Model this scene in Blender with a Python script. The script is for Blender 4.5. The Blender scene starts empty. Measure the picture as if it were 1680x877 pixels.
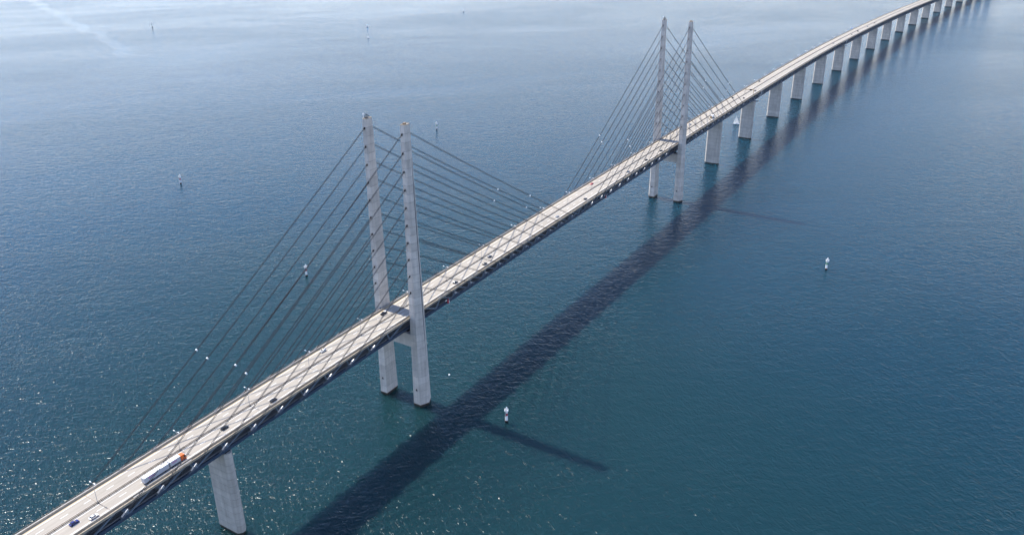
import bpy, math, random
from mathutils import Vector, Matrix
random.seed(7)
R = math.radians
S = bpy.context.scene
COL = S.collection

# ------------------------------------------------------------------ camera
cam_d = bpy.data.cameras.new('camera')
cam = bpy.data.objects.new('camera', cam_d)
COL.objects.link(cam)
AZ, EL, ROLL = 0.55955, -0.42681, -0.010925
f_ = Vector((math.cos(EL) * math.cos(AZ), math.cos(EL) * math.sin(AZ), math.sin(EL)))
r_ = f_.cross(Vector((0, 0, 1))).normalized()
u_ = r_.cross(f_)
r2 = r_ * math.cos(ROLL) + u_ * math.sin(ROLL)
u2 = -r_ * math.sin(ROLL) + u_ * math.cos(ROLL)
m = Matrix((r2, u2, -f_)).transposed().to_4x4()
m.translation = Vector((-393.95, -338.99, 335.67))
cam.matrix_world = m
cam_d.sensor_fit = 'HORIZONTAL'
cam_d.sensor_width = 36.0
cam_d.lens = 36.0 * 1368.0 / 1680.0
cam_d.clip_start = 1.0
cam_d.clip_end = 60000.0
S.camera = cam

# ------------------------------------------------------------------ sky, sun, exposure
SUN_EL, SUN_ROT = R(54.6), R(0.0)
W = bpy.data.worlds.new('World')
S.world = W
W.use_nodes = True
wn = W.node_tree
bg = wn.nodes['Background']
sky = wn.nodes.new('ShaderNodeTexSky')
sky.sky_type = 'NISHITA'
sky.sun_disc = False
sky.sun_elevation = SUN_EL
sky.sun_rotation = SUN_ROT
sky.altitude = 0
sky.air_density = 1.0
sky.dust_density = 0.0
sky.ozone_density = 2.2
wb = wn.nodes.new('ShaderNodeMix')          # white balance of the whole sky
wb.data_type = 'RGBA'
wb.blend_type = 'MULTIPLY'
wb.inputs['Factor'].default_value = 1.0
wb.inputs['B'].default_value = (1.02, 0.935, 1.0, 1.0)
wn.links.new(sky.outputs[0], wb.inputs['A'])
wn.links.new(wb.outputs['Result'], bg.inputs[0])
bg.inputs[1].default_value = 0.12

sd = bpy.data.lights.new('sun', 'SUN')
sd.energy = 3.1
sd.angle = R(0.53)
sd.color = (1.0, 0.94, 0.84)
sun = bpy.data.objects.new('sun', sd)
COL.objects.link(sun)
sun_dir = Vector((math.sin(SUN_ROT) * math.cos(SUN_EL), math.cos(SUN_ROT) * math.cos(SUN_EL), math.sin(SUN_EL)))
sun.rotation_euler = (-sun_dir).to_track_quat('-Z', 'Y').to_euler()
sun.location = sun_dir * 900

S.view_settings.view_transform = 'Standard'
S.view_settings.look = 'None'
S.view_settings.exposure = 1.4
S.view_settings.gamma = 1.0
S.view_settings.use_curve_mapping = False
S.render.engine = 'CYCLES'
S.cycles.max_bounces = 4
S.cycles.diffuse_bounces = 2
S.cycles.glossy_bounces = 2
S.cycles.volume_bounces = 1
S.cycles.caustics_reflective = False
S.cycles.caustics_refractive = False
S.cycles.sample_clamp_indirect = 3.0
S.cycles.use_denoising = True
S.cycles.denoiser = 'OPENIMAGEDENOISE'
S.cycles.denoising_input_passes = 'RGB_ALBEDO_NORMAL'
S.cycles.denoising_prefilter = 'ACCURATE'

# ------------------------------------------------------------------ materials
def new_mat(name):
    mt = bpy.data.materials.new(name)
    mt.use_nodes = True
    nt = mt.node_tree
    return mt, nt, nt.nodes['Principled BSDF']

def N(nt, t, **kw):
    n = nt.nodes.new(t)
    for k, v in kw.items():
        setattr(n, k, v)
    return n

def L(nt, a, b):
    nt.links.new(a, b)

def mathn(nt, op, a, b=None, c=None, clamp=False):
    n = nt.nodes.new('ShaderNodeMath')
    n.operation = op
    n.use_clamp = clamp
    for i, v in enumerate((a, b, c)):
        if v is None:
            continue
        if isinstance(v, (int, float)):
            n.inputs[i].default_value = v
        else:
            nt.links.new(v, n.inputs[i])
    return n.outputs[0]

def plain(name, col, rough=0.6, metal=0.0, var=0.12, scale=0.6, spec=0.5):
    """one colour with faint blotchy wear"""
    mt, nt, b = new_mat(name)
    tc = N(nt, 'ShaderNodeTexCoord')
    nz = N(nt, 'ShaderNodeTexNoise')
    nz.inputs['Scale'].default_value = scale
    nz.inputs['Detail'].default_value = 5
    L(nt, tc.outputs['Object'], nz.inputs['Vector'])
    mx = N(nt, 'ShaderNodeMix', data_type='RGBA')
    mx.inputs['A'].default_value = tuple(c * (1 - var) for c in col) + (1,)
    mx.inputs['B'].default_value = tuple(min(1, c * (1 + var)) for c in col) + (1,)
    L(nt, nz.outputs['Fac'], mx.inputs['Factor'])
    L(nt, mx.outputs['Result'], b.inputs['Base Color'])
    b.inputs['Roughness'].default_value = rough
    b.inputs['Metallic'].default_value = metal
    b.inputs['Specular IOR Level'].default_value = spec
    return mt

def concrete(name, col, rnd=0.10):
    """cast concrete: per-lift tone, vertical run stains, pour lines, pores"""
    mt, nt, b = new_mat(name)
    geo = N(nt, 'ShaderNodeNewGeometry')
    oi = N(nt, 'ShaderNodeObjectInfo')
    def noise(scale, sx, sy, sz, det=5):
        mp = N(nt, 'ShaderNodeMapping')
        mp.inputs['Scale'].default_value = (sx, sy, sz)
        L(nt, geo.outputs['Position'], mp.inputs['Vector'])
        nz = N(nt, 'ShaderNodeTexNoise')
        nz.inputs['Scale'].default_value = scale
        nz.inputs['Detail'].default_value = det
        L(nt, mp.outputs[0], nz.inputs['Vector'])
        return nz.outputs['Fac']
    run = noise(0.55, 1, 1, 0.06)
    blot = noise(0.16, 1, 1, 1.3)
    fine = noise(1.4, 1, 1, 3)
    t = mathn(nt, 'MULTIPLY_ADD', run, 0.6, -0.3)
    t = mathn(nt, 'ADD', t, mathn(nt, 'MULTIPLY_ADD', blot, 0.6, -0.3))
    t = mathn(nt, 'ADD', t, mathn(nt, 'MULTIPLY_ADD', fine, 0.22, -0.11))
    t = mathn(nt, 'ADD', t, mathn(nt, 'MULTIPLY_ADD', oi.outputs['Random'], rnd * 2, -rnd))
    v = mathn(nt, 'ADD', t, 1.0)
    hs = N(nt, 'ShaderNodeHueSaturation')
    hs.inputs['Color'].default_value = col + (1,)
    L(nt, v, hs.inputs['Value'])
    L(nt, hs.outputs[0], b.inputs['Base Color'])
    b.inputs['Roughness'].default_value = 0.85
    b.inputs['Specular IOR Level'].default_value = 0.3
    bp = N(nt, 'ShaderNodeBump')
    bp.inputs['Strength'].default_value = 0.4
    bp.inputs['Distance'].default_value = 0.05
    L(nt, fine, bp.inputs['Height'])
    L(nt, bp.outputs[0], b.inputs['Normal'])
    return mt

def road_mat(name, col):
    """worn carriageway: wheel-track streaks along the bridge, patches, slab tone"""
    mt, nt, b = new_mat(name)
    geo = N(nt, 'ShaderNodeNewGeometry')
    def noise(scale, sx, sy, det=4):
        mp = N(nt, 'ShaderNodeMapping')
        mp.inputs['Scale'].default_value = (sx, sy, 1)
        L(nt, geo.outputs['Position'], mp.inputs['Vector'])
        nz = N(nt, 'ShaderNodeTexNoise')
        nz.inputs['Scale'].default_value = scale
        nz.inputs['Detail'].default_value = det
        L(nt, mp.outputs[0], nz.inputs['Vector'])
        return nz.outputs['Fac']
    streak = noise(0.9, 0.012, 1.0)
    patch = noise(0.05, 1, 1.5)
    grain = noise(2.5, 1, 1)
    t = mathn(nt, 'MULTIPLY_ADD', streak, 0.55, -0.275)
    t = mathn(nt, 'ADD', t, mathn(nt, 'MULTIPLY_ADD', patch, 0.3, -0.15))
    t = mathn(nt, 'ADD', t, mathn(nt, 'MULTIPLY_ADD', grain, 0.16, -0.08))
    hs = N(nt, 'ShaderNodeHueSaturation')
    hs.inputs['Color'].default_value = col + (1,)
    L(nt, mathn(nt, 'ADD', t, 1.0), hs.inputs['Value'])
    L(nt, hs.outputs[0], b.inputs['Base Color'])
    b.inputs['Roughness'].default_value = 0.9
    b.inputs['Specular IOR Level'].default_value = 0.2
    return mt

M = {}
M['conc'] = concrete('pylon_concrete', (0.52, 0.475, 0.425))
M['conc_pier'] = concrete('pier_concrete', (0.45, 0.415, 0.37), 0.07)
M['conc_core'] = concrete('joint_concrete', (0.16, 0.155, 0.15), 0.0)
M['wet'] = plain('wet_weed_band', (0.022, 0.022, 0.018), 0.45)
M['rust'] = plain('rust_stain', (0.22, 0.10, 0.045), 0.8)
M['road'] = road_mat('worn_road', (0.318, 0.287, 0.242))
M['shoulder'] = road_mat('shoulder_concrete', (0.43, 0.345, 0.235))
M['parapet'] = concrete('parapet_concrete', (0.36, 0.305, 0.23), 0.05)
M['paint'] = plain('road_paint', (0.74, 0.73, 0.69), 0.7, var=0.16, scale=0.8)
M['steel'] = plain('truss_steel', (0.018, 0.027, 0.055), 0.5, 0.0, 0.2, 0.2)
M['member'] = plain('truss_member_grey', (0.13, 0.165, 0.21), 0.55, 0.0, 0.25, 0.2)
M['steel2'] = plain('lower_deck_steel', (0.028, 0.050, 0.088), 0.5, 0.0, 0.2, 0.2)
M['track'] = plain('track_slab', (0.16, 0.16, 0.16), 0.9, 0, 0.2, 0.3)
M['rail'] = plain('rail_metal', (0.20, 0.17, 0.14), 0.5, 0.6)
M['duct'] = plain('walkway_grey', (0.40, 0.41, 0.42), 0.6, 0, 0.25, 0.12)
M['fence'] = plain('fence_brown', (0.20, 0.14, 0.085), 0.7)
M['galv'] = plain('galvanised', (0.42, 0.43, 0.44), 0.45, 0.5)
M['anchor'] = plain('anchor_box_grey', (0.095, 0.11, 0.135), 0.8, 0.0, 0.2, 0.6, 0.2)
M['cable'] = plain('cable_sheath', (0.03, 0.032, 0.038), 0.6, 0, 0.1, 0.6, 0.15)
M['black'] = plain('black_parts', (0.010, 0.010, 0.012), 0.7, 0, 0.1, 0.6, 0.1)
M['white'] = plain('white_paint', (0.88, 0.88, 0.87), 0.5, 0, 0.05)
M['red'] = plain('red_paint', (0.40, 0.015, 0.03), 0.5)
M['green'] = plain('green_paint', (0.03, 0.25, 0.06), 0.5)
M['tan'] = plain('tan_paint', (0.45, 0.30, 0.15), 0.7)
M['sail'] = plain('sail_cloth', (0.80, 0.79, 0.76), 0.8, 0, 0.04)
_nt = M['sail'].node_tree
_tr = _nt.nodes.new('ShaderNodeBsdfTranslucent')
_tr.inputs[0].default_value = (0.85, 0.84, 0.80, 1)
_mx = _nt.nodes.new('ShaderNodeMixShader')
_mx.inputs[0].default_value = 0.5
_nt.links.new(_nt.nodes['Principled BSDF'].outputs[0], _mx.inputs[1])
_nt.links.new(_tr.outputs[0], _mx.inputs[2])
_nt.links.new(_mx.outputs[0], _nt.nodes['Material Output'].inputs['Surface'])
M['hull'] = plain('hull_white', (0.75, 0.75, 0.75), 0.3, 0, 0.05)
M['hullblue'] = plain('hull_navy', (0.02, 0.04, 0.10), 0.3)
M['glass'] = plain('dark_glass', (0.015, 0.018, 0.022), 0.12, 0, 0.1)
M['tyre'] = plain('tyre_rubber', (0.018, 0.018, 0.018), 0.8)
M['orange'] = plain('orange_cab', (0.72, 0.13, 0.015), 0.4, 0, 0.06)
M['boxgrey'] = plain('trailer_side', (0.46, 0.47, 0.50), 0.5, 0, 0.06)
M['letters'] = plain('trailer_lettering', (0.42, 0.10, 0.30), 0.6)
M['chassis'] = plain('chassis_dark', (0.03, 0.03, 0.035), 0.6)
M['blue'] = plain('sign_blue', (0.02, 0.10, 0.42), 0.5)
M['lamp'] = plain('headlamp_glass', (0.6, 0.6, 0.58), 0.2)
for nm, c in dict(navy=(0.02, 0.025, 0.14), carwhite=(0.75, 0.75, 0.74), carblack=(0.012, 0.013, 0.016),
                  grey=(0.06, 0.065, 0.07), darkblue=(0.02, 0.03, 0.06), carred=(0.5, 0.02, 0.02),
                  silver=(0.35, 0.37, 0.4), paleblue=(0.12, 0.18, 0.27)).items():
    M[nm] = plain('paint_' + nm, c, 0.25, 0.2, 0.04)

# water -----------------------------------------------------------
def water_mat():
    mt, nt, b = new_mat('sea_water')
    geo = N(nt, 'ShaderNodeNewGeometry')
    pos = geo.outputs['Position']
    def noise(scale, rot, sx, sy, det=3, rough=0.5, dist=0.0):
        mp = N(nt, 'ShaderNodeMapping')
        mp.vector_type = 'TEXTURE'
        mp.inputs['Rotation'].default_value = (0, 0, R(rot))
        mp.inputs['Scale'].default_value = (sx, sy, 1)
        L(nt, pos, mp.inputs['Vector'])
        nz = N(nt, 'ShaderNodeTexNoise')
        nz.inputs['Scale'].default_value = scale
        nz.inputs['Detail'].default_value = det
        nz.inputs['Roughness'].default_value = rough
        nz.inputs['Distortion'].default_value = dist
        L(nt, mp.outputs[0], nz.inputs['Vector'])
        return nz.outputs['Fac']
    sep = N(nt, 'ShaderNodeSeparateXYZ')
    L(nt, pos, sep.inputs[0])
    X, Y = sep.outputs[0], sep.outputs[1]
    # two crossing wind seas and the ripples that ride on them
    big = noise(1 / 8.0, -60, 1.8, 1.0, 2, 0.5, 0.6)
    seaA = noise(1 / 2.9, -44, 2.3, 1.0, 2, 0.55, 0.9)
    seaB = noise(1 / 2.7, -122, 2.3, 1.0, 2, 0.55, 0.9)
    sml = noise(1 / 1.3, -80, 1.6, 1.0, 2, 0.6, 0.3)
    # slick (smooth surface film) -------------------------------------------------
    p0, p1 = (1330.0, 2760.0), (775.0, 1385.0)
    dx, dy = p1[0] - p0[0], p1[1] - p0[1]
    ln = math.hypot(dx, dy)
    dx, dy = dx / ln, dy / ln
    U = mathn(nt, 'ADD', mathn(nt, 'MULTIPLY', mathn(nt, 'SUBTRACT', X, p0[0]), dx),
              mathn(nt, 'MULTIPLY', mathn(nt, 'SUBTRACT', Y, p0[1]), dy))
    V = mathn(nt, 'ADD', mathn(nt, 'MULTIPLY', mathn(nt, 'SUBTRACT', X, p0[0]), -dy),
              mathn(nt, 'MULTIPLY', mathn(nt, 'SUBTRACT', Y, p0[1]), dx))
    wob = noise(1 / 190.0, 0, 1, 1, 6, 0.62, 0.0)
    Vw = mathn(nt, 'ADD', V, mathn(nt, 'MULTIPLY_ADD', wob, 150.0, -75.0))
    width = 22.0
    streak = mathn(nt, 'SUBTRACT', 1.0, mathn(nt, 'DIVIDE', mathn(nt, 'ABSOLUTE', Vw), width))
    streak = mathn(nt, 'MULTIPLY', streak, 2.2, clamp=True)
    endm = mathn(nt, 'DIVIDE', mathn(nt, 'SUBTRACT', ln, U), 60.0, clamp=True)
    streak = mathn(nt, 'MULTIPLY', streak, endm)
    # loose bands of slick that run across the sound
    bands = noise(1 / 330.0, -28, 3.2, 1.0, 6, 0.6, 0.6)
    bmask = mathn(nt, 'MULTIPLY_ADD', bands, 6.0, -3.0, clamp=True)
    bmask = mathn(nt, 'MULTIPLY', bmask, 0.7)
    slick = mathn(nt, 'MAXIMUM', mathn(nt, 'MULTIPLY', streak, 0.72), bmask)
    # broad wind patches
    patch = noise(1 / 420.0, -52, 2.6, 1.0, 5, 0.6, 0.7)
    gust = mathn(nt, 'MULTIPLY_ADD', patch, 1.5, 0.25)
    h = mathn(nt, 'MULTIPLY', big, 0.5)
    h = mathn(nt, 'ADD', h, mathn(nt, 'MULTIPLY', seaA, 0.40))
    h = mathn(nt, 'ADD', h, mathn(nt, 'MULTIPLY', seaB, 0.60))
    h = mathn(nt, 'ADD', h, mathn(nt, 'MULTIPLY', sml, 0.13))
    h = mathn(nt, 'MULTIPLY', h, gust)
    h = mathn(nt, 'MULTIPLY', h, mathn(nt, 'MULTIPLY_ADD', slick, -0.5, 1.0))
    bp = N(nt, 'ShaderNodeBump')
    bp.inputs['Strength'].default_value = 1.0
    bp.inputs['Distance'].default_value = 1.0
    bp.inputs['Filter Width'].default_value = 0.03
    L(nt, h, bp.inputs['Height'])
    L(nt, bp.outputs[0], b.inputs['Normal'])
    # body colour of the water: green to blue in large soft areas
    tint = noise(1 / 420.0, 35, 1.5, 1.0, 4, 0.55, 0.5)
    mx = N(nt, 'ShaderNodeMix', data_type='RGBA')
    mx.inputs['A'].default_value = WATER_A + (1,)
    mx.inputs['B'].default_value = WATER_B + (1,)
    # tinted greener around the near spans, bluer with distance from them
    tint_dist = N(nt, 'ShaderNodeVectorMath', operation='DISTANCE')
    L(nt, pos, tint_dist.inputs[0])
    tint_dist.inputs[1].default_value = (-40.0, -10.0, 0.0)
    tt = mathn(nt, 'MULTIPLY_ADD', tint_dist.outputs['Value'], 1 / 420.0, -0.35)
    tt = mathn(nt, 'ADD', tt, mathn(nt, 'MULTIPLY_ADD', tint, 1.2, -0.6), clamp=True)
    L(nt, tt, mx.inputs['Factor'])
    L(nt, mx.outputs['Result'], b.inputs['Base Color'])
    L(nt, mathn(nt, 'ADD', mathn(nt, 'MULTIPLY_ADD', slick, -0.04, 0.165), mathn(nt, 'MULTIPLY_ADD', patch, 0.2, -0.1)), b.inputs['Roughness'])
    b.inputs['IOR'].default_value = 1.333
    b.inputs['Specular IOR Level'].default_value = 0.20
    b.inputs['Subsurface Weight'].default_value = 1.0
    b.inputs['Subsurface Radius'].default_value = (0.6, 1.0, 1.0)
    b.inputs['Subsurface Scale'].default_value = 60.0
    return mt
WATER_A = (0.005, 0.0258, 0.0315)
WATER_B = (0.003, 0.025, 0.044)
M['water'] = water_mat()

# ------------------------------------------------------------------ builders
class MB:
    def __init__(s):
        s.v, s.f, s.mi = [], [], []
        s.k = 0
    def poly(s, pts, faces):
        o = len(s.v)
        s.v += [tuple(p) for p in pts]
        for fc in faces:
            s.f.append(tuple(o + i for i in fc))
            s.mi.append(s.k)
    def box(s, x0, x1, y0, y1, z0, z1):
        s.poly([(x0, y0, z0), (x1, y0, z0), (x1, y1, z0), (x0, y1, z0), (x0, y0, z1), (x1, y0, z1), (x1, y1, z1), (x0, y1, z1)],
               [(0, 3, 2, 1), (4, 5, 6, 7), (0, 1, 5, 4), (1, 2, 6, 5), (2, 3, 7, 6), (3, 0, 4, 7)])
        return s
    def loft(s, a, b, caps=True):
        n = len(a)
        fs = [(i, (i + 1) % n, n + (i + 1) % n, n + i) for i in range(n)]
        if caps:
            fs += [tuple(range(n - 1, -1, -1)), tuple(range(n, 2 * n))]
        s.poly(list(a) + list(b), fs)
        return s
    def bar(s, p, q, w, h, up=Vector((0, 0, 1))):
        """rectangular bar from p to q"""
        p, q = Vector(p), Vector(q)
        d = (q - p).normalized()
        if abs(d.dot(up)) > 0.98:
            up = Vector((1, 0, 0))
        a = d.cross(up).normalized() * (w / 2)
        c = a.cross(d).normalized() * (h / 2)
        r0 = [p - a - c, p + a - c, p + a + c, p - a + c]
        r1 = [q - a - c, q + a - c, q + a + c, q - a + c]
        return s.loft(r0, r1)
    def tube(s, pts, r, n=6, caps=True):
        pts = [Vector(p) for p in pts]
        rad = r if isinstance(r, (list, tuple)) else [r] * len(pts)
        o = len(s.v)
        for i, p in enumerate(pts):
            d = (pts[min(i + 1, len(pts) - 1)] - pts[max(i - 1, 0)]).normalized()
            ref = Vector((0, 1, 0)) if abs(d.y) < 0.9 else Vector((1, 0, 0))
            a = d.cross(ref).normalized()
            c = d.cross(a)
            for k in range(n):
                t = 2 * math.pi * k / n
                s.v.append(tuple(p + (a * math.cos(t) + c * math.sin(t)) * rad[i]))
        for i in range(len(pts) - 1):
            for k in range(n):
                s.f.append((o + i * n + k, o + (i + 1) * n + k, o + (i + 1) * n + (k + 1) % n, o + i * n + (k + 1) % n))
                s.mi.append(s.k)
        if caps:
            s.f.append(tuple(o + k for k in range(n)))
            e = o + (len(pts) - 1) * n
            s.f.append(tuple(e + k for k in range(n - 1, -1, -1)))
            s.mi += [s.k, s.k]
        return s
    def build(s, name, mat, parent=None, smooth=False, local=False):
        off = Vector((0, 0, 0))
        if parent is not None and not local:
            p = parent
            while p is not None:
                off += p.location
                p = p.parent
        me = bpy.data.meshes.new(name)
        me.from_pydata([(x - off.x, y - off.y, z - off.z) for x, y, z in s.v], [], s.f)
        for mm in (mat if isinstance(mat, (list, tuple)) else [mat]):
            me.materials.append(mm)
        if isinstance(mat, (list, tuple)):
            me.polygons.foreach_set('material_index', s.mi)
        if smooth:
            me.polygons.foreach_set('use_smooth', [True] * len(me.polygons))
        me.update()
        o = bpy.data.objects.new(name, me)
        COL.objects.link(o)
        if parent is not None:
            o.parent = parent
        return o

def tag(o, label=None, cat=None, group=None, kind=None):
    if label: o['label'] = label
    if cat: o['category'] = cat
    if group: o['group'] = group
    if kind: o['kind'] = kind
    return o

def empty(name, loc, rz=0.0):
    o = bpy.data.objects.new(name, None)
    COL.objects.link(o)
    o.location = loc
    o.rotation_euler = (0, 0, rz)
    o.empty_display_size = 0.5
    return o

def share(src, name, parent, loc=(0, 0, 0), rz=0.0, sc=None):
    o = bpy.data.objects.new(name, src.data)
    COL.objects.link(o)
    o.parent = parent
    o.location = loc
    o.rotation_euler = (0, 0, rz)
    if sc: o.scale = sc
    return o

def copy_tree(o, parent=None):
    c = o.copy()
    COL.objects.link(c)
    c.parent = parent
    for ch in o.children:
        copy_tree(ch, c)
    return c

ORD = ['', 'first', 'second', 'third', 'fourth', 'fifth', 'sixth', 'seventh', 'eighth', 'ninth', 'tenth', 'eleventh',
       'twelfth', 'thirteenth', 'fourteenth', 'fifteenth', 'sixteenth', 'seventeenth', 'eighteenth', 'nineteenth', 'twentieth']
def ordn(n):
    if n <= 20: return ORD[n]
    tens = {20: 'twenty', 30: 'thirty', 40: 'forty'}
    t, u = n // 10 * 10, n % 10
    if u == 0: return {30: 'thirtieth', 40: 'fortieth'}[t]
    return tens[t] + '-' + ORD[u]

# ------------------------------------------------------------------ alignment of the bridge
S0, RAD = 950.0, 14770.0
def deck_z(s):
    d = abs(s - 245.0)
    k = 6.8e-6
    return 70.5 - k * d * d if d < 1132 else 70.5 - k * 1132 ** 2 - 0.0154 * (d - 1132)
def heading(s):
    return 0.0 if s < S0 else -(s - S0) / RAD
def at(s, y=0.0, dz=0.0):
    """station s along the bridge, y to the left of the axis, dz above the road"""
    h = heading(s)
    if s < S0:
        cx, cy = s, 0.0
    else:
        t = (s - S0) / RAD
        cx, cy = S0 + RAD * math.sin(t), -RAD * (1 - math.cos(t))
    return Vector((cx - y * math.sin(h), cy + y * math.cos(h), deck_z(s) + dz))
S_A, S_B = -470.0, 3180.0

# ------------------------------------------------------------------ water
wm = MB()
WX = 12000.0
wm.poly([(-WX, -WX, 0), (WX, -WX, 0), (WX, WX, 0), (-WX, WX, 0)], [(0, 1, 2, 3)])
water = wm.build('water', M['water'])
tag(water, 'wind-rippled blue green sea filling the whole view under the bridge', 'water', kind='structure')

# ------------------------------------------------------------------ pylons
PH = 203.5
def leg_ring(X, sd, z, grow=0.0):
    t = min(1.0, max(-0.05, z / PH))
    a = 6.15 + (2.94 - 6.15) * t + grow
    yi = 12.24 + (13.7 - 12.24) * t - grow
    yo = 18.18 + (16.7 - 18.18) * t + grow
    yr = 21.3 + (17.3 - 21.3) * t + grow
    pts = [(X - a, yi), (X + a, yi), (X + a, yo), (X, yr), (X - a, yo)]
    pts = [(x, sd * y, z) for x, y in pts]
    return pts if sd > 0 else pts[::-1]

def make_pylon(X, which):
    p = empty('pylon', (X, 0, 0))
    tag(p, 'tall twin-legged concrete pylon %s' % which, 'pylon', 'bridge pylons')
    for sd in (-1, 1):
        core = MB().loft(leg_ring(X, sd, 1.95, -0.12), leg_ring(X, sd, PH - 0.3, -0.12)).build('leg', M['conc_core'], p)
        MB().loft(leg_ring(X, sd, -9, -0.16), leg_ring(X, sd, 1.9, -0.16)).build('waterline_band', M['wet'], p)
        MB().loft(leg_ring(X, sd, 1.90, -0.05), leg_ring(X, sd, 2.1, -0.05)).build('rust_line', M['rust'], p)
        zs = [2.1]
        while zs[-1] < PH - 7:
            zs.append(zs[-1] + 5.6)
        zs.append(PH)
        for z0, z1 in zip(zs[:-1], zs[1:]):
            MB().loft(leg_ring(X, sd, z0 + 0.10), leg_ring(X, sd, z1 - 0.10)).build('concrete_lift', M['conc'], core)
        # rim and hoist gear on the head
        ring = leg_ring(X, sd, PH, 0.0)
        rim = MB()
        n = len(ring)
        for i in range(n):
            q0, q1 = Vector(ring[i]), Vector(ring[(i + 1) % n])
            c0 = Vector((X, sd * 15.2, PH))
            q0 = q0 + (c0 - q0).normalized() * 0.28
            q1 = q1 + (c0 - q1).normalized() * 0.28
            rim.bar(q0 + Vector((0, 0, .15)), q1 + Vector((0, 0, .15)), 0.4, 0.3)
        rim.build('head_rim', M['parapet'], core)
        hd = MB().box(X - 1.3, X + 0.6, sd * 15.2 - 0.8, sd * 15.2 + 0.7, PH + 0.01, PH + 1.1)
        hd.build('access_hatch', M['fence'] if sd < 0 else M['conc_core'], core)
        if sd > 0:
            fr = MB()
            for yy in (14.6, 15.8):
                fr.bar((X - 2.0, yy, PH + 0.6), (X - 0.2, yy, PH + 2.5), 0.22, 0.22)
                fr.bar((X + 2.0, yy, PH + 0.6), (X - 0.2, yy, PH + 2.5), 0.22, 0.22)
            fr.bar((X - 0.2, 14.4, PH + 2.5), (X - 0.2, 16.0, PH + 2.5), 0.25, 0.25)
            fr.build('hoist_frame', M['black'], core)
            MB().tube([(X - 2.4, 15.9, PH + 0.5), (X - 2.4, 15.9, PH + 2.6)], 0.09).tube(
                [(X - 2.4, 15.9, PH + 2.6), (X - 2.4, 15.9, PH + 3.3)], 0.42, 8).build('warning_lamp', M['white'], core)
        # small inspection door and niche low on the face toward the near shore
        zz = 13.0
        a = 6.15 + (2.94 - 6.15) * zz / PH
        MB().box(X - a - 0.12, X - a + 0.4, sd * 15.4 - 0.6, sd * 15.4 + 0.6, zz, zz + 1.7).build('inspection_opening', M['chassis'], core)
    # cross beam under the truss
    bm = MB()
    def cb(y):
        return [(X - 4.6, y, 47.2), (X + 4.6, y, 47.2), (X + 4.6, y, 57.0), (X - 4.6, y, 57.0)]
    bm.loft(cb(-12.7), cb(12.7))
    cbm = bm.build('cross_beam', M['conc'], p)
    for yy in (-7.2, 7.2):
        MB().box(X - 2.2, X + 2.2, yy - 1.1, yy + 1.1, 57.0, 57.95).build('bearing', M['black'], cbm)
    # blue service cabinet against the leg at road level
    MB().box(X - 5.9, X - 5.1, 12.0, 12.9, deck_z(X) - 0.2, deck_z(X) + 1.7).build('service_cabinet', M['steel2'], p)
    return p
make_pylon(0.0, 'nearer to the viewer, left of centre')
make_pylon(490.0, 'farther away, right of centre near the top')

# ------------------------------------------------------------------ piers
def make_pier(s, label, lifts=True, ledge=False):
    base = at(s)
    h = heading(s)
    top = deck_z(s) - 12.75
    p = empty('pier', (base.x, base.y, 0), h)
    tag(p, label, 'pier', 'bridge piers')
    def ring(z, g=0.0):
        t = max(0.0, z / 57.0)
        k = 1.0 - 0.10 * t
        a, y1, y2 = 3.07 * k + g, 7.74 * (1 - 0.02 * t) + g, 9.55 * (1 - 0.02 * t) + g
        return [(-a, -y1, z), (-a * 0.35, -y2, z), (a * 0.35, -y2, z), (a, -y1, z), (a, y1, z), (a * 0.35, y2, z), (-a * 0.35, y2, z), (-a, y1, z)]
    core = MB().loft(ring(1.7, -0.10), ring(top - 0.2, -0.10)).build('shaft', M['conc_core'], p, local=True)
    MB().loft(ring(-9, -0.14), ring(1.7, -0.14)).build('waterline_band', M['wet'], p, local=True)
    zs = [1.7]
    step = 4.7 if lifts else 60
    while zs[-1] < top - step * 1.4:
        zs.append(zs[-1] + step)
    zs.append(top)
    for z0, z1 in zip(zs[:-1], zs[1:]):
        MB().loft(ring(z0 + 0.09), ring(z1 - 0.09)).build('concrete_lift', M['conc_pier'], core, local=True)
    for yy in (-6.4, 6.4):
        MB().box(-1.7, 1.7, yy - 1.3, yy + 1.3, top, top + 0.95).build('bearing', M['black'], p, local=True)
    MB().box(-1.3, 1.3, -7.6, -3.4, top, top + 0.5).build('bearing_plinth', M['conc_core'], p, local=True)
    if ledge:
        lb = MB().box(-2.4, 2.4, -13.2, -8.6, top - 0.5, top - 0.2)
        for xx in (-2.3, 0, 2.3):
            lb.box(xx - 0.06, xx + 0.06, -13.2, -13.05, top - 0.2, top + 1.0)
        lb.bar((-2.4, -13.1, top + 1.0), (2.4, -13.1, top + 1.0), 0.1, 0.1)
        lb.build('inspection_platform', M['galv'], p, local=True)
    return p
make_pier(-442.0, 'concrete pier beyond the lower left corner', False)
make_pier(-301.0, 'concrete pier just outside the lower left corner', False)
make_pier(-160.0, 'nearest concrete pier at the bottom left under the road')
for i in range(15):
    make_pier(650.0 + 141.3 * i, '%s concrete pier after the far pylon%s' % (ordn(i + 1), ', counting away from the viewer' if i else ', with a wide grey face'),
              i < 9, i in (1, 5))
for i in range(15, 18):
    make_pier(650.0 + 141.3 * i, '%s pier after the far pylon, beyond the top edge' % ordn(i + 1), False)

# ------------------------------------------------------------------ deck
deck = empty('bridge_deck', (0, 0, deck_z(0)))
tag(deck, 'long double-deck bridge girder with pale four-lane road over dark steel truss', 'bridge')

def stations(a, b, step):
    n = max(1, int(round((b - a) / step)))
    return [a + (b - a) * i / n for i in range(n + 1)]

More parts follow.
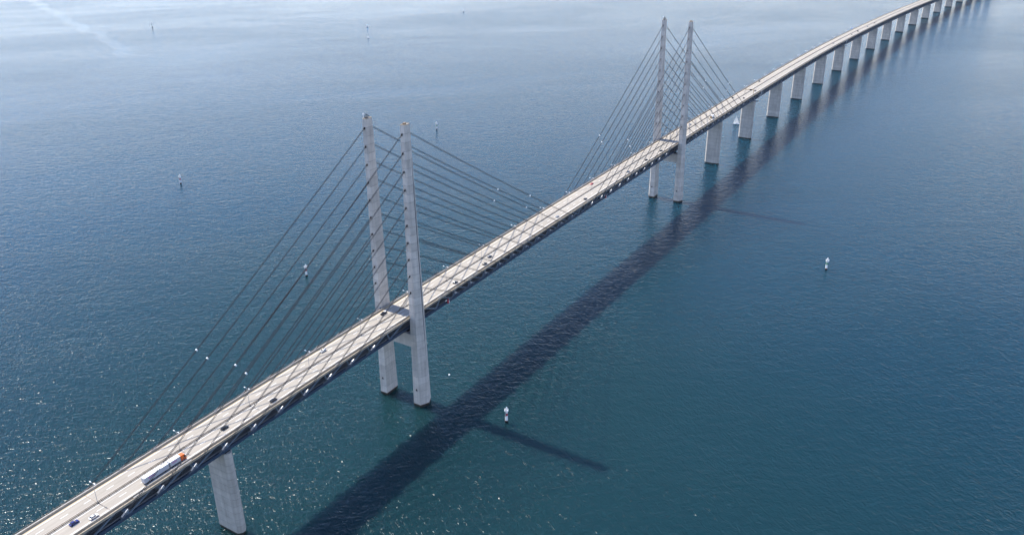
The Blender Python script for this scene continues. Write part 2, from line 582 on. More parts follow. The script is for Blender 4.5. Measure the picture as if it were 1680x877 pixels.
def sweep(mb, prof, a=S_A, b=S_B, step=20.0, caps=True):
    """closed profile [(y,dz)...] swept along the bridge"""
    st = stations(a, b, step)
    n = len(prof)
    o = len(mb.v)
    for s in st:
        mb.v += [tuple(at(s, y, z)) for y, z in prof]
    for i in range(len(st) - 1):
        for k in range(n):
            mb.f.append((o + i * n + k, o + i * n + (k + 1) % n, o + (i + 1) * n + (k + 1) % n, o + (i + 1) * n + k))
            mb.mi.append(mb.k)
    if caps:
        mb.f.append(tuple(o + k for k in range(n - 1, -1, -1)))
        e = o + (len(st) - 1) * n
        mb.f.append(tuple(e + k for k in range(n)))
        mb.mi += [mb.k, mb.k]
    return mb
def rect(y0, y1, z0, z1):
    return [(y0, z0), (y0, z1), (y1, z1), (y1, z0)]

slab = sweep(MB(), [(-12.9, -0.75), (-12.9, -0.12), (-9.4, 0.0), (9.4, 0.0), (12.9, -0.12), (12.9, -0.75), (10, -0.9), (9, -1.5), (-9, -1.5), (-10, -0.9)]).build('road_slab', M['road'], deck)
for sd in (-1, 1):
    # shoulder strip, parapet, walkway
    sh = sorted((sd * 9.25, sd * 11.0))
    sweep(MB(), rect(sh[0], sh[1], -0.2, 0.02)).build('shoulder_strip', M['shoulder'], deck)
    pa = sorted((sd * 11.0, sd * 11.45))
    par = sweep(MB(), rect(pa[0], pa[1], -0.3, 0.95)).build('parapet', M['parapet'], deck)
    rl = MB()
    sweep(rl, rect(sd * 11.2 - 0.09, sd * 11.2 + 0.09, 1.12, 1.27), caps=True)
    rl.build('hand_rail', M['galv'], par)
    po = MB()
    s = S_A
    while s < 1500:
        q = at(s, sd * 11.22)
        po.box(q.x - 0.12, q.x + 0.12, q.y - 0.1, q.y + 0.1, q.z + 0.95, q.z + 1.2)
        s += 4.0
    tag(po.build('rail_post', M['galv'], par), kind='stuff')
    wy = sorted((sd * 11.45, sd * 12.75))
    wk = sweep(MB(), rect(wy[0], wy[1], -0.3, 0.12)).build('walkway', M['duct'] if sd > 0 else M['parapet'], deck)
    # duct covers, uneven in tone and length, on the walkway
    dc = MB()
    s = S_A
    rg = random.Random(5 + sd)
    while s < 1900:
        ln = rg.choice((4, 6, 9, 14))
        if rg.random() < (0.62 if sd > 0 else 0.25):
            a0, a1 = at(s, sd * 12.1, 0.12), at(s + ln, sd * 12.1, 0.12)
            dc.bar(a0 + Vector((0, 0, .17)), a1 + Vector((0, 0, .17)), 0.62, 0.34)
        s += ln + rg.choice((0.3, 0.5, 3))
    tag(dc.build('duct_cover', M['galv'], wk), kind='stuff')
    fy = sorted((sd * 12.75, sd * 12.95))
    sweep(MB(), rect(fy[0], fy[1], -0.95, 0.35)).build('edge_beam', M['fence'] if sd > 0 else M['parapet'], deck)
    fe = MB()
    sweep(fe, rect(sd * 12.85 - 0.04, sd * 12.85 + 0.04, 0.95, 1.05))
    s = S_A
    while s < 1300:
        q = at(s, sd * 12.85)
        fe.box(q.x - 0.04, q.x + 0.04, q.y - 0.04, q.y + 0.04, q.z + 0.35, q.z + 1.0)
        s += 2.5
    tag(fe.build('outer_railing', M['fence'], deck), kind='stuff')
    # painted lines
    for y, w in ((9.0, 0.36), (1.45, 0.30)):
        ys = sorted((sd * y - w / 2, sd * y + w / 2))
        sweep(MB(), [(ys[0], 0.028), (ys[0], 0.032), (ys[1], 0.032), (ys[1], 0.028)]).build('lane_line', M['paint'], deck)
    # dashes
    s = -268.0
    first = None
    rest = MB()
    k = 0
    while s < 2400:
        if s < 860:
            q = at(s, sd * 5.05, 0.03)
            if first is None:
                mb = MB().box(-2.0, 2.0, -0.15, 0.15, -0.002, 0.002)
                first = mb.build('lane_dash', M['paint'], deck, local=True)
                o = first
            else:
                o = share(first, 'lane_dash', deck)
            o.location = q - deck.location
        else:
            a0, a1 = at(s - 2, sd * 5.05, 0.03), at(s + 2, sd * 5.05, 0.03)
            rest.bar(a0, a1, 0.30, 0.004)
        s += 12.0
    tag(rest.build('lane_dash', M['paint'], deck), kind='stuff')
# tyre-dark joint lines between carriageways and median barrier
for y in (-0.42, 0.42):
    md = sweep(MB(), rect(y - 0.09, y + 0.09, 0.5, 0.82)).build('median_rail', M['rail'], deck)
pm = MB()
s = -300.0
while s < 1500:
    q = at(s)
    pm.box(q.x - 0.08, q.x + 0.08, -0.5 + q.y, q.y + 0.5, q.z - 0.05, q.z + 0.55)
    s += 4.0
tag(pm.build('median_post', M['rail'], deck), kind='stuff')
# expansion joints
for s in (-301.0, -230.0, 720.0, 791.0, 1356.0, 1921.0):
    a0, a1 = at(s, -10.9, 0.034), at(s, 10.9, 0.034)
    MB().bar(a0, a1, 0.5, 0.004).build('expansion_joint', M['rail'], deck)

# lower (rail) deck and truss
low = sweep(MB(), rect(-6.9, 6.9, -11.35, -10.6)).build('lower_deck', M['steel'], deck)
for y in (-3.6, 3.6):
    tk = sweep(MB(), rect(y - 1.5, y + 1.5, -10.6, -10.2)).build('track_slab', M['track'], low)
    for g in (-0.75, 0.75):
        sweep(MB(), rect(y + g - 0.07, y + g + 0.07, -10.2, -10.03)).build('rail', M['rail'], low)
for sd in (-1, 1):
    sweep(MB(), rect(*sorted((sd * 6.2, sd * 6.85)), -10.6, -9.5)).build('lower_walkway', M['track'], low)
    tcy = sorted((sd * 8.2, sd * 9.4))
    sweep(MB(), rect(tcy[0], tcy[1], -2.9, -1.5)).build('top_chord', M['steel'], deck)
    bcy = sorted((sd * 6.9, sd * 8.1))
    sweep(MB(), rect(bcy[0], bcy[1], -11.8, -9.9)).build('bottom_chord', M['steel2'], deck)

YT, ZT, YB, ZB = 8.8, -2.6, 7.5, -10.3
restd = MB()
def diag(s0, top0, s1, sd, one, w=0.85):
    """member from the bottom chord at s0 to the top chord at s1"""
    b = at(s0, sd * YB, ZB)
    t = at(s1, sd * YT, ZT)
    if one:
        MB().bar(b, t, w, w).build('diagonal', M['member'], deck)
    else:
        restd.bar(b, t, w, w)
for sd in (-1, 1):
    # cable-stayed part: members lean like the stays
    s = -465.0
    while s < 3160:
        tn = s                                        # top node
        if tn <= 825:
            if tn < 0 or 245 < tn <= 490: d = -1        # stays come down toward -x
            else: d = 1
            bnode = tn + d * 16.4
            one = sd < 0 and -330 < tn
            diag(bnode, 1, tn, sd, one)
            diag(bnode, 1, tn + d * 20.0, sd, one)
        else:
            one = sd < 0 and tn < 1500
            diag(tn + 10, 1, tn, sd, one)
            diag(tn + 10, 1, tn + 20, sd, one)
        s += 20.0
tag(restd.build('diagonal', M['member'], deck), kind='stuff')
# cross frames between the truss planes, seen through the web
cf = MB()
s = -465.0
while s < 1500:
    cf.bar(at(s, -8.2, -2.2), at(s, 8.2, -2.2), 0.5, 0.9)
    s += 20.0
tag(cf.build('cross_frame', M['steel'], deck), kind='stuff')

# ------------------------------------------------------------------ stays, outriggers
SY = 15.5
def stay_geo(X, sd, d, k):
    s = X + d * (45.0 + 20.0 * k)
    zt = 90.0 + 12.0 * k
    t = zt / PH
    a = 6.15 + (2.94 - 6.15) * t
    top = Vector((X + d * (a - 0.2), sd * 15.15, zt))
    bot = at(s, sd * SY, -1.3)
    return s, top, bot
LONG = ['shortest', 'second shortest', 'third shortest', 'fourth shortest', 'fifth shortest', 'fifth longest', 'fourth longest', 'third longest', 'second longest', 'longest']
for X, pn in ((0.0, 'near'), (490.0, 'far')):
    for sd, sn in ((-1, 'right'), (1, 'left')):
        for d in (-1, 1):
            for k in range(10):
                s, top, bot = stay_geo(X, sd, d, k)
                dirv = (top - bot).normalized()
                st = empty('stay_cable', bot)
                if X == 0: span = 'toward the lower left' if d < 0 else 'toward midspan'
                else: span = 'toward midspan' if d < 0 else 'toward the far piers'
                tag(st, '%s stay cable of %s pylon, %s leg, running %s' % (LONG[k], pn, sn, span), 'cable', 'stay cables of the bridge')
                ln = (top - bot).length
                sag = 1.5 * (ln / 250.0) ** 2
                for off in (-0.42, 0.42):
                    pts = []
                    for i in range(15):
                        t = i / 14.0
                        p = bot.lerp(top, t) + Vector((0, 0, off - sag * 4 * t * (1 - t)))
                        pts.append(p)
                    MB().tube(pts, 0.15, 5).build('strand', M['cable'], st)
                # socket at the pylon and sleeve at the deck
                MB().bar(top - dirv * 1.3, top, 0.5, 1.15).build('pylon_socket', M['black'], st)
                MB().bar(bot - dirv * 1.5, bot + dirv * 0.6, 0.4, 1.1).build('deck_sleeve', M['galv'] if sd < 0 else M['steel2'], st)
                if k >= 8:
                    t = 1 - (0.668 if k == 9 else 0.706)
                    p = bot.lerp(top, t) - Vector((0, 0, sag * 4 * t * (1 - t)))
                    MB().bar(p - dirv * 0.4, p + dirv * 0.4, 0.6, 1.25).build('warning_light', M['white'], st)
                # outrigger that carries the stay (part of the deck)
                og = MB()
                e = at(s, sd * SY, -2.6)
                og.bar(at(s, sd * 9.2, -1.9), e + Vector((0, -sd * 0.3, 0.5)), 0.9, 0.8)
                og.bar(at(s + d * -0.0, sd * 7.9, -10.0), e, 0.8, 0.7)
                ob = og.build('outrigger', M['member'], deck)
                c = bot - dirv * 2.9
                ab = MB()
                up = Vector((0, 0, 1))
                ab.bar(c - dirv * 1.0, c + dirv * 1.5, 1.1, 1.3)
                ab.build('anchor_box', M['anchor'], ob)

# ------------------------------------------------------------------ lamp posts
proto = empty('street_lamp', (0, 0, 0))
MB().tube([(0, 0, 0), (0, 0, 11.6)], [0.17, 0.10], 6).build('pole', M['galv'], proto, local=True)
MB().box(-0.5, 0.5, -0.42, 0.42, -0.02, 0.75).build('base', M['conc_core'], proto, local=True)
arm = MB()
arm.tube([(0, 0, 11.4), (0, 0.7, 11.8), (0, 1.7, 11.9)], 0.07, 5)
arm.tube([(0, 0, 11.4), (0, -0.7, 11.8), (0, -1.7, 11.9)], 0.07, 5)
arm.build('arm', M['galv'], proto, local=True)
for y in (-1.75, 1.75):
    hd = MB().loft([(-0.26, y - 0.55, 11.8), (0.26, y - 0.55, 11.8), (0.26, y + 0.55, 11.8), (-0.26, y + 0.55, 11.8)],
                   [(-0.16, y - 0.45, 12.12), (0.16, y - 0.45, 12.12), (0.16, y + 0.45, 12.12), (-0.16, y + 0.45, 12.12)])
    hd.build('lamp_head', M['white'], proto, local=True)
i = 0
s = 245 - 47.5 * 10
used = False
while s < 1500:
    if abs(s - 7.5) > 8 and abs(s - 482) > 8 or True:
        i += 1
        o = proto if not used else copy_tree(proto)
        used = True
        o.location = at(s)
        o.rotation_euler = (0, 0, heading(s))
        tag(o, '%s double-headed lamp post on the median, counting from the lower left' % ordn(i), 'street lamp', 'lamp posts on the median')
    s += 47.5

# ------------------------------------------------------------------ vehicles
def car_proto(name, estate=False):
    r = empty(name, (0, 0, 0))
    bl = MB()
    # side profile of the lower body, x forward
    prof = [(-2.2, 0.35), (-2.25, 0.75), (-2.1, 0.95), (-0.9, 1.0), (0.75, 0.98), (1.9, 0.82), (2.2, 0.6), (2.2, 0.33)]
    a = [(x, -0.9, z) for x, z in prof]
    b = [(x, 0.9, z) for x, z in prof]
    bl.loft(a, b)
    body = bl.build('body', M['grey'], r, local=True)
    top0, top1 = (-1.75 if estate else -1.2), 0.15
    lo = [(-2.0 if estate else -1.75, -0.84, 0.96), (0.95, -0.84, 0.96), (0.95, 0.84, 0.96), (-2.0 if estate else -1.75, 0.84, 0.96)]
    hi = [(top0, -0.62, 1.42), (top1, -0.62, 1.42), (top1, 0.62, 1.42), (top0, 0.62, 1.42)]
    MB().loft(lo, hi).build('window', M['glass'], r, local=True)
    hr = [(top0 - 0.05, -0.66, 1.41), (top1 + 0.08, -0.66, 1.41), (top1 + 0.08, 0.66, 1.41), (top0 - 0.05, 0.66, 1.41)]
    ht = [(top0 + 0.1, -0.55, 1.5), (top1 - 0.1, -0.55, 1.5), (top1 - 0.1, 0.55, 1.5), (top0 + 0.1, 0.55, 1.5)]
    MB().loft(hr, ht).build('roof', M['grey'], r, local=True)
    for x in (-1.35, 1.35):
        for y in (-0.84, 0.84):
            MB().tube([(x, y - 0.11, 0.33), (x, y + 0.11, 0.33)], 0.33, 10).build('wheel', M['tyre'], r, local=True)
    for y in (-0.62, 0.62):
        MB().box(2.12, 2.23, y - 0.2, y + 0.2, 0.55, 0.7).build('headlight', M['lamp'], r, local=True)
    return r
cars = [
    (-244.5, -3.7, 'navy', 'glossy navy blue car at the lower left corner beside the white car', 0, 1),
    (-237.2, -7.9, 'carwhite', 'white car at the lower left corner, right behind the truck', 0, 1),
    (-157.2, -4.9, 'carblack', 'black car just ahead of the orange truck', 1, 1),
    (-124.4, -7.9, 'carblack', 'dark car in the outer lane, second car ahead of the orange truck', 1, 1),
    (-68.5, 6.7, 'carwhite', 'white car in the far lane on the near side of the front pylon', 1, -1),
    (55.9, -7.7, 'grey', 'dark grey car just past the front pylon in the outer lane', 1, 1),
    (94.7, -8.0, 'carblack', 'black car, outer one of the side by side pair past the front pylon', 1, 1),
    (108.2, -3.8, 'darkblue', 'dark car, inner one of the side by side pair past the front pylon', 1, 1),
    (212.0, -7.4, 'silver', 'silver car in the outer lane near midspan', 0, 1),
    (265.4, -7.6, 'grey', 'dark car in the outer lane just past midspan', 0, 1),
    (307.0, 6.8, 'carred', 'red car in the far lane past midspan', 0, -1),
    (360.4, -7.8, 'paleblue', 'pale blue car in the outer lane before the far pylon', 0, 1),
    (407.6, -7.3, 'carblack', 'dark car, second before the far pylon', 0, 1),
    (447.5, -7.6, 'carblack', 'dark car, last before the far pylon', 1, 1),
    (569.7, 5.4, 'silver', 'pale car in the far lanes just past the far pylon', 0, -1),
    (736.8, 7.2, 'carblack', 'dark car in the far lane before the sign gantry', 0, -1),
    (742.6, -6.6, 'carblack', 'dark car in the near lane before the sign gantry', 0, 1),
    (797.0, -5.9, 'carblack', 'dark car under the sign gantry', 0, 1),
    (863.4, 7.9, 'grey', 'dark car in the far lane beyond the sign gantry', 0, -1),
    (1284.5, -2.4, 'silver', 'grey car, nearest of those on the bend', 0, 1),
    (1420.0, -4.6, 'carblack', 'dark car, second of those on the bend', 1, 1),
    (1471.0, -5.0, 'carblack', 'dark car, outer of the close pair on the bend', 1, 1),
    (1480.0, -2.4, 'grey', 'grey car, inner of the close pair on the bend', 0, 1),
    (1558.0, -4.2, 'paleblue', 'bluish car on the bend beyond the close pair', 0, 1),
    (1624.0, -3.6, 'carblack', 'dark car, farthest of those on the bend', 0, 1),
]
def paint(o, mat):
    for c in o.children:
        if c.name.split('.')[0] in ('body', 'roof'):
            c.material_slots[0].link = 'OBJECT'
            c.material_slots[0].material = mat
protos = {}
for x, y, colr, lab, est, dr in cars:
    if est not in protos:
        protos[est] = car_proto('car', bool(est))
        o = protos[est]
    else:
        o = copy_tree(protos[est])
    o.location = at(x, y, 0.035)
    o.rotation_euler = (0, 0, heading(x) + (math.pi if dr < 0 else 0))
    paint(o, M[colr])
    tag(o, lab, 'car', 'cars on the bridge')

def wheels(r, xs, y=1.0, rad=0.5):
    for x in xs:
        for sg in (-1, 1):
            MB().tube([(x, sg * y - 0.15, rad), (x, sg * y + 0.15, rad)], rad, 12).build('wheel', M['tyre'], r, local=True)

def letters(mb, x0, x1, n, y, z0, z1):
    """a row of blocky glyph marks"""
    w = (x1 - x0) / n
    for i in range(n):
        a, b = x0 + i * w, x0 + (i + 0.74) * w
        mb.box(a, a + w * 0.2, y - 0.012, y, z0, z1)
        mb.box(b - w * 0.2, b, y - 0.012, y, z0, z1)
        zz = (z0 + z1) / 2
        if i % 3 != 1: mb.box(a + w * 0.2, b - w * 0.2, y - 0.012, y, z1 - 0.22, z1)
        if i % 2 == 0: mb.box(a + w * 0.2, b - w * 0.2, y - 0.012, y, zz - 0.11, zz + 0.11)
        if i % 3 != 2: mb.box(a + w * 0.2, b - w * 0.2, y - 0.012, y, z0, z0 + 0.22)

# road train: orange cab, white box body, white trailer
tr = empty('truck', at(-210.2, -7.6, 0.035))
tag(tr, 'long truck and trailer with orange cab and white boxes at lower left', 'truck')
MB().box(0.3, 15.0, -0.9, 0.9, 0.55, 1.05).build('trailer_chassis', M['chassis'], tr, local=True)
def cargo(x0, x1, nm):
    b = MB()
    b.box(x0, x1, -1.28, 1.28, 1.1, 3.95)
    o = b.build(nm, M['boxgrey'], tr, local=True)
    MB().box(x0 + 0.02, x1 - 0.02, -1.26, 1.26, 3.95, 4.03).build('roof_panel', M['white'], o, local=True)
    tr_ = MB()
    for z in (1.1, 3.83):
        tr_.box(x0, x1, -1.31, -1.28, z, z + 0.12)
        tr_.box(x0, x1, 1.28, 1.31, z, z + 0.12)
    for x in (x0, x1 - 0.12):
        tr_.box(x, x + 0.12, -1.305, -1.28, 1.22, 3.83)
    tr_.build('frame_trim', M['galv'], o, local=True)
    return o
c1 = cargo(0.2, 14.6, 'trailer_box')
lt = MB(); letters(lt, 2.6, 6.6, 6, -1.285, 2.45, 3.45); lt.build('lettering', M['letters'], c1, local=True)
c2 = cargo(15.2, 21.5, 'cargo_box')
lt = MB(); letters(lt, 16.6, 19.4, 5, -1.285, 2.45, 3.45); lt.build('lettering', M['letters'], c2, local=True)
MB().box(15.0, 25.0, -0.9, 0.9, 0.55, 1.05).build('truck_chassis', M['chassis'], tr, local=True)
cb = MB()
cp = [(21.85, 0.6), (21.85, 3.5), (22.4, 3.85), (24.1, 3.6), (24.75, 2.2), (24.95, 1.9), (24.95, 0.5)]
cb.loft([(x, -1.22, z) for x, z in cp], [(x, 1.22, z) for x, z in cp])
cab = cb.build('cab', M['orange'], tr, local=True)
MB().loft([(24.16, -1.1, 3.42), (24.80, -1.1, 2.12), (24.80, 1.1, 2.12), (24.16, 1.1, 3.42)],
          [(24.22, -1.1, 3.45), (24.86, -1.1, 2.15), (24.86, 1.1, 2.15), (24.22, 1.1, 3.45)]).build('windscreen', M['glass'], cab, local=True)
MB().box(23.5, 24.35, -1.235, -1.2, 2.15, 3.1).build('side_window', M['glass'], cab, local=True)
MB().box(24.3, 24.5, -1.62, -1.3, 2.2, 2.9).build('mirror', M['chassis'], cab, local=True)
for y in (-0.85, 0.85):
    MB().box(24.93, 25.02, y - 0.25, y + 0.25, 0.75, 1.0).build('headlight', M['lamp'], cab, local=True)
wheels(tr, (1.6, 2.9, 4.2, 12.2, 16.6, 17.9, 23.7))

# pickup with a load by the near pylon
pk = empty('pickup', at(-9.6, 6.3, 0.035), math.pi)
tag(pk, 'dark pickup with a cluttered load in front of the near pylon shadow', 'pickup')
pp = [(-2.6, 0.4), (-2.6, 1.05), (0.0, 1.05), (0.9, 1.1), (2.3, 1.0), (2.6, 0.7), (2.6, 0.4)]
MB().loft([(x, -0.95, z) for x, z in pp], [(x, 0.95, z) for x, z in pp]).build('body', M['carblack'], pk, local=True)
MB().loft([(-0.5, -0.88, 1.08), (1.5, -0.88, 1.06), (1.5, 0.88, 1.06), (-0.5, 0.88, 1.08)],
          [(-0.3, -0.7, 1.75), (0.75, -0.7, 1.75), (0.75, 0.7, 1.75), (-0.3, 0.7, 1.75)]).build('cabin', M['glass'], pk, local=True)
MB().box(-2.4, -0.8, -0.7, 0.2, 1.06, 1.6).box(-2.1, -1.2, 0.25, 0.75, 1.06, 1.8).build('load', M['white'], pk, local=True)
wheels(pk, (-1.6, 1.6), 0.86, 0.38)

# white box lorry beyond the far pylon
bx_ = empty('box_lorry', at(617.5, -5.6, 0.035))
tag(bx_, 'white box lorry with tan rear beyond the far pylon', 'lorry')
MB().box(-4.6, 2.4, -1.25, 1.25, 1.0, 3.7).build('cargo_box', M['white'], bx_, local=True)
MB().box(-4.72, -4.6, -1.2, 1.2, 0.9, 3.6).build('rear_door', M['tan'], bx_, local=True)
cbx = MB()
cp = [(2.6, 0.6), (2.6, 2.5), (3.5, 2.5), (4.3, 1.6), (4.6, 1.4), (4.6, 0.5)]
cbx.loft([(x, -1.1, z) for x, z in cp], [(x, 1.1, z) for x, z in cp]).build('cab', M['white'], bx_, local=True)
MB().loft([(3.56, -1.0, 2.46), (4.3, -1.0, 1.64), (4.3, 1.0, 1.64), (3.56, 1.0, 2.46)],
          [(3.62, -1.0, 2.5), (4.36, -1.0, 1.68), (4.36, 1.0, 1.68), (3.62, 1.0, 2.5)]).build('windscreen', M['glass'], bx_, local=True)
MB().box(-4.4, 4.2, -0.8, 0.8, 0.5, 1.0).build('chassis', M['chassis'], bx_, local=True)
wheels(bx_, (-2.8, 3.4), 1.0, 0.45)

# ------------------------------------------------------------------ signs on the bridge
g = empty('sign_gantry', at(770.0, 0.9, 0.03))
tag(g, 'tan cantilever sign gantry reaching over the right-hand road past the far pylon', 'gantry')
P = lambda s, y, z: at(s, y, z)
MB().bar(P(770, 0.6, 0), P(770, 0.6, 7.2), 0.5, 0.5).build('post', M['tan'], g)
MB().bar(P(770, 0.6, 7.0), P(770, -11.0, 7.0), 0.5, 0.9).build('beam', M['tan'], g)
MB().bar(P(770, -11.2, 0), P(770, -11.2, 7.2), 0.5, 0.5).build('post', M['tan'], g)
MB().bar(P(769.6, -8.8, 7.0), P(769.6, -6.0, 7.0), 0.14, 1.8).build('sign_panel', M['chassis'], g)
for s, lab in ((44.2, 'red and white channel mark board on the truss just past the front pylon'),
               (307.0, 'red and white channel mark board on the truss past midspan')):
    q = at(s, -8.4, -9.4)
    n = empty('channel_mark', q)
    tag(n, lab, 'sign', 'channel mark boards')
    MB().box(q.x - 1.0, q.x + 0.9, q.y - 0.75, q.y - 0.65, q.z - 1.9, q.z + 1.7).build('red_panel', M['red'], n)
    MB().box(q.x + 0.9, q.x + 1.5, q.y - 0.76, q.y - 0.64, q.z - 1.9, q.z + 1.9).build('white_stripe', M['white'], n)
    MB().box(q.x - 3.4, q.x - 1.5, q.y - 0.7, q.y - 0.55, q.z + 0.8, q.z + 1.5).build('light_box', M['white'], n)
    MB().box(q.x - 0.3, q.x + 0.3, q.y - 0.65, q.y + 0.35, q.z - 0.3, q.z + 0.3).build('bracket', M['galv'], n)
b = empty('blue_sign', at(1490, 12.2, 0.12))
tag(b, 'small blue sign on the far parapet at the bend', 'sign')
MB().bar(at(1490, 12.2, 0.12), at(1490, 12.2, 2.8), 0.2, 0.2).build('post', M['galv'], b)
MB().bar(at(1490, 11.0, 3.6), at(1490, 13.4, 3.6), 0.2, 2.2).build('panel', M['blue'], b)
# white service poles on the right edge
for s, lab in ((803.0, 'white curved access ladder on the truss beside the gantry'), (1343.0, 'white access ladder on the truss at the start of the bend')):
    l0 = empty('access_ladder', at(s, -13.3, -11.0))
    tag(l0, lab, 'ladder', 'white access ladders')
    for dsx in (-0.8, 0.8):
        MB().tube([at(s + dsx, -13.25, 1.5), at(s + dsx, -13.9, 0.8), at(s + dsx, -13.6, -4), at(s + dsx, -11.0, -11.0)], 0.16, 5).build('stile', M['white'], l0)
    for k in range(8):
        t = k / 8.0
        MB().bar(at(s - 0.8, -13.7 + t * 1.0, 0.2 - t * 7), at(s + 0.8, -13.7 + t * 1.0, 0.2 - t * 7), 0.12, 0.12).build('rung', M['white'], l0)

# ------------------------------------------------------------------ sea marks
def beacon(x, y, col, label, h=12.4):
    o = empty('sea_beacon', (x, y, 0))
    tag(o, label, 'beacon', 'channel light beacons')
    k = h / 12.4
    MB().tube([(0, 0, -6), (0, 0, 1.7 * k)], 1.05, 14).build('pile', M['black'], o, local=True)
    MB().tube([(0, 0, 1.7 * k), (0, 0, 1.95 * k)], 1.12, 14).build('rust_ring', M['rust'], o, local=True)
    MB().tube([(0, 0, 1.9 * k), (0, 0, 5.8 * k)], 0.95, 14, True).build('column', M['white'], o, smooth=False, local=True)
    MB().tube([(0, 0, 5.8 * k), (0, 0, 7.8 * k)], 0.96, 14).build('colour_band', M[col], o, local=True)
    MB().tube([(0, 0, 7.8 * k), (0, 0, 9.6 * k)], 0.92, 14).build('column', M['white'], o, local=True)
    pf = MB().tube([(0, 0, 9.5 * k), (0, 0, 9.75 * k)], 1.5, 12)
    pf.build('platform', M['white'], o, local=True)
    rl = MB()
    ring = [(1.42 * math.cos(t * math.pi / 5), 1.42 * math.sin(t * math.pi / 5), 10.8 * k) for t in range(11)]
    rl.tube(ring, 0.09, 4)
    for q in ring[:10]:
        rl.tube([(q[0], q[1], 9.7 * k), q], 0.08, 4)
    rl.build('railing', M['white'], o, local=True)
    MB().tube([(0.3, 0, 9.7 * k), (0.3, 0, 11.2 * k)], 0.34, 8).tube([(0.3, 0, 11.2 * k), (0.3, 0, 12.4 * k)], [0.5, 0.28], 8).build('lantern', M['white'], o, local=True)
    MB().box(-1.2, -0.3, -0.5, 0.5, 9.9 * k, 11.0 * k).build('equipment_box', M['duct'], o, local=True)
    MB().box(-1.22, -0.95, -0.3, 0.3, 5.4 * k, 9.4 * k).build('ladder_guard', M['galv'], o, local=True)
    return o
beacon(10.4, -79.9, 'red', 'white light beacon with red band on the water right of the front pylon shadow')
beacon(114.5, 211.0, 'red', 'white light beacon with red band seen between the stays left of the front pylon')
beacon(379.7, -209.2, 'green', 'white light beacon with green band alone on the water at the right')
beacon(234.8, 546.2, 'red', 'white light beacon with dark red band on open water at the left')
beacon(605.1, 420.0, 'green', 'white light beacon with green band just right of the front pylon heads')
beacon(1075.2, 1729.0, 'green', 'small distant light beacon at the top left beside the slick', 14.0)

# ------------------------------------------------------------------ boats
def sailboat(x, y, rz, L_, H, label, hull, jib=True, open_sail=1.0):
    o = empty('sailboat', (x, y, 0), rz)
    tag(o, label, 'sailboat', 'sailing boats')
    w = L_ * 0.15
    rings = []
    for t, k in ((-0.5, 0.75), (-0.25, 1.0), (0.05, 1.0), (0.3, 0.65), (0.5, 0.04)):
        xx = t * L_
        rings.append([(xx, -w * k * 0.6, -0.3), (xx, -w * k, 1.0), (xx, w * k, 1.0), (xx, w * k * 0.6, -0.3)])
    hb = MB()
    for a, b_ in zip(rings[:-1], rings[1:]):
        hb.loft(a, b_)
    hb.build('hull', hull, o, local=True)
    MB().box(-0.18 * L_, 0.15 * L_, -w * 0.5, w * 0.5, 1.0, 1.45).build('cabin', M['hull'], o, local=True)
    MB().tube([(0.08 * L_, 0, 0.9), (0.08 * L_, 0, H)], 0.1, 6).tube([(0.08 * L_, 0, 1.9), (-0.42 * L_, open_sail * 0.6, 1.9)], 0.08, 5).build('mast', M['galv'], o, local=True)
    def sail(nm, a, b_, c, belly):
        n = 6
        mb = MB()
        vs = []
        a, b_, c = Vector(a), Vector(b_), Vector(c)
        nrm = (b_ - a).cross(c - a).normalized()
        for i in range(n + 1):
            for j in range(n + 1 - i):
                u, v = i / n, j / n
                p = a + (b_ - a) * u + (c - a) * v
                p += nrm * belly * math.sin(math.pi * min(1, u + v)) * (1 - u)
                vs.append(p)
        idx = {}
        q = 0
        for i in range(n + 1):
            for j in range(n + 1 - i):
                idx[i, j] = q
                q += 1
        fs = []
        for i in range(n):
            for j in range(n - i):
                fs.append((idx[i, j], idx[i + 1, j], idx[i, j + 1]))
                if j < n - i - 1:
                    fs.append((idx[i + 1, j], idx[i + 1, j + 1], idx[i, j + 1]))
        th = nrm * 0.04
        m_ = len(vs)
        mb.poly(vs, fs)
        mb.build(nm, M['sail'], o, local=True)
    sail('main_sail', (0.06 * L_, 0.02, 2.0), (0.06 * L_, 0.02, H - 0.2), (-0.42 * L_, open_sail * 0.6, 2.0), 0.35)
    if jib:
        sail('jib', (0.48 * L_, 0, 1.3), (0.10 * L_, 0, H * 0.88), (0.02 * L_, open_sail * 0.9, 1.6), 0.4)
    return o
sailboat(862.0, 36.0, R(118), 9.5, 13.2, 'white sailboat with two sails beside the second pier after the far pylon', M['hull'], True, 0.4)
sailboat(1223.0, 1089.0, R(52), 11.5, 14.8, 'distant white sailboat at the top centre below the motorboat', M['hull'], True, 0.8)
sailboat(1727.5, 1151.0, R(48), 11.0, 13.4, 'farthest sailboat with dark hull at the very top, right of the other', M['hullblue'], False, 0.8)
mbt = empty('motorboat', (1362.0, 1211.0, 0), R(20))
tag(mbt, 'distant white motorboat at the top centre just above the sailboat', 'motorboat')
hb = MB()
rg = []
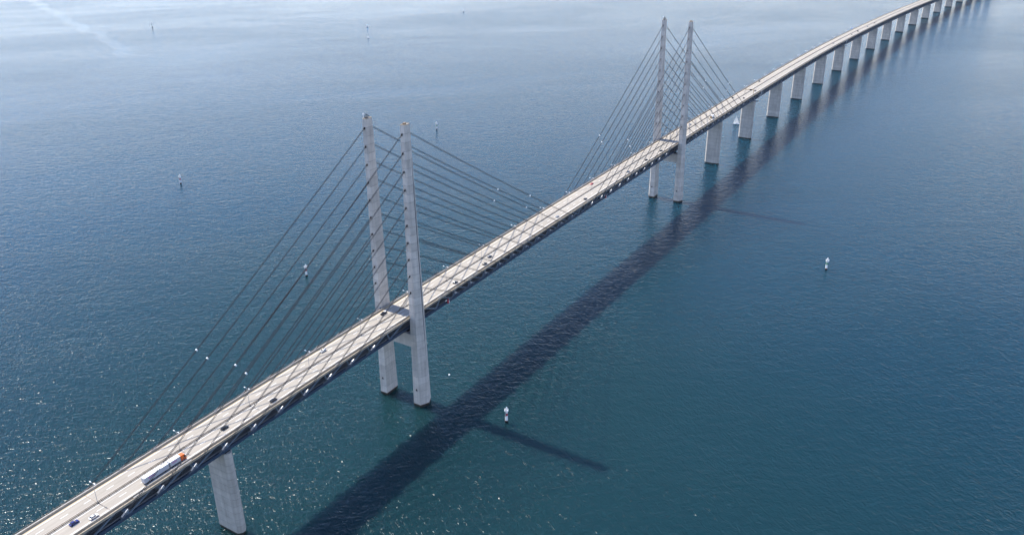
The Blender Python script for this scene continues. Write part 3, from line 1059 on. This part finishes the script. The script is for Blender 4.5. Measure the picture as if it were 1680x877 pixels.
for t, k in ((-0.5, 0.9), (0.0, 1.0), (0.3, 0.7), (0.5, 0.04)):
    rg.append([(t * 9, -1.5 * k * 0.7, -0.2), (t * 9, -1.5 * k, 1.3), (t * 9, 1.5 * k, 1.3), (t * 9, 1.5 * k * 0.7, -0.2)])
for a, c in zip(rg[:-1], rg[1:]): hb.loft(a, c)
hb.build('hull', M['hull'], mbt, local=True)
MB().loft([(-2.2, -1.1, 1.3), (1.6, -1.1, 1.3), (1.6, 1.1, 1.3), (-2.2, 1.1, 1.3)], [(-1.8, -0.9, 3.2), (0.6, -0.9, 3.2), (0.6, 0.9, 3.2), (-1.8, 0.9, 3.2)]).build('cabin', M['white'], mbt, local=True)
MB().loft([(1.28, -0.95, 1.75), (1.05, -0.9, 2.6), (1.05, 0.9, 2.6), (1.28, 0.95, 1.75)], [(1.42, -0.95, 1.77), (1.15, -0.9, 2.65), (1.15, 0.9, 2.65), (1.42, 0.95, 1.77)]).build('window', M['glass'], mbt, local=True)
# small white float
fl = empty('mooring_float', (40.0, -10.0, 0))
tag(fl, 'tiny white float on the water right of the front pylon below the truss', 'float')
MB().tube([(0, 0, -0.4), (0, 0, 0.1), (0, 0, 0.6), (0, 0, 0.8)], [0.4, 0.75, 0.6, 0.15], 8).build('body', M['white'], fl, local=True)
MB().tube([(0, 0, 0.7), (0, 0, 1.5)], 0.08, 5).build('pole', M['white'], fl, local=True)

# ------------------------------------------------------------------ haze
HX = WX + 60.0
hz = MB().box(-HX, HX, -HX, HX, -12.0, 352.0).build('haze', None)
hz.data.materials.clear()
hm = bpy.data.materials.new('sea_haze')
hm.use_nodes = True
hn = hm.node_tree
hn.nodes.remove(hn.nodes['Principled BSDF'])
pv = hn.nodes.new('ShaderNodeVolumePrincipled')
pv.inputs['Color'].default_value = (0.80, 0.82, 1.0, 1)
pv.inputs['Density'].default_value = 0.8e-5
pv.inputs['Anisotropy'].default_value = 0.1
hn.links.new(pv.outputs[0], hn.nodes['Material Output'].inputs['Volume'])
hz.data.materials.append(hm)
tag(hz, 'thin pale blue sea haze filling the air over the sound', 'haze', kind='stuff')
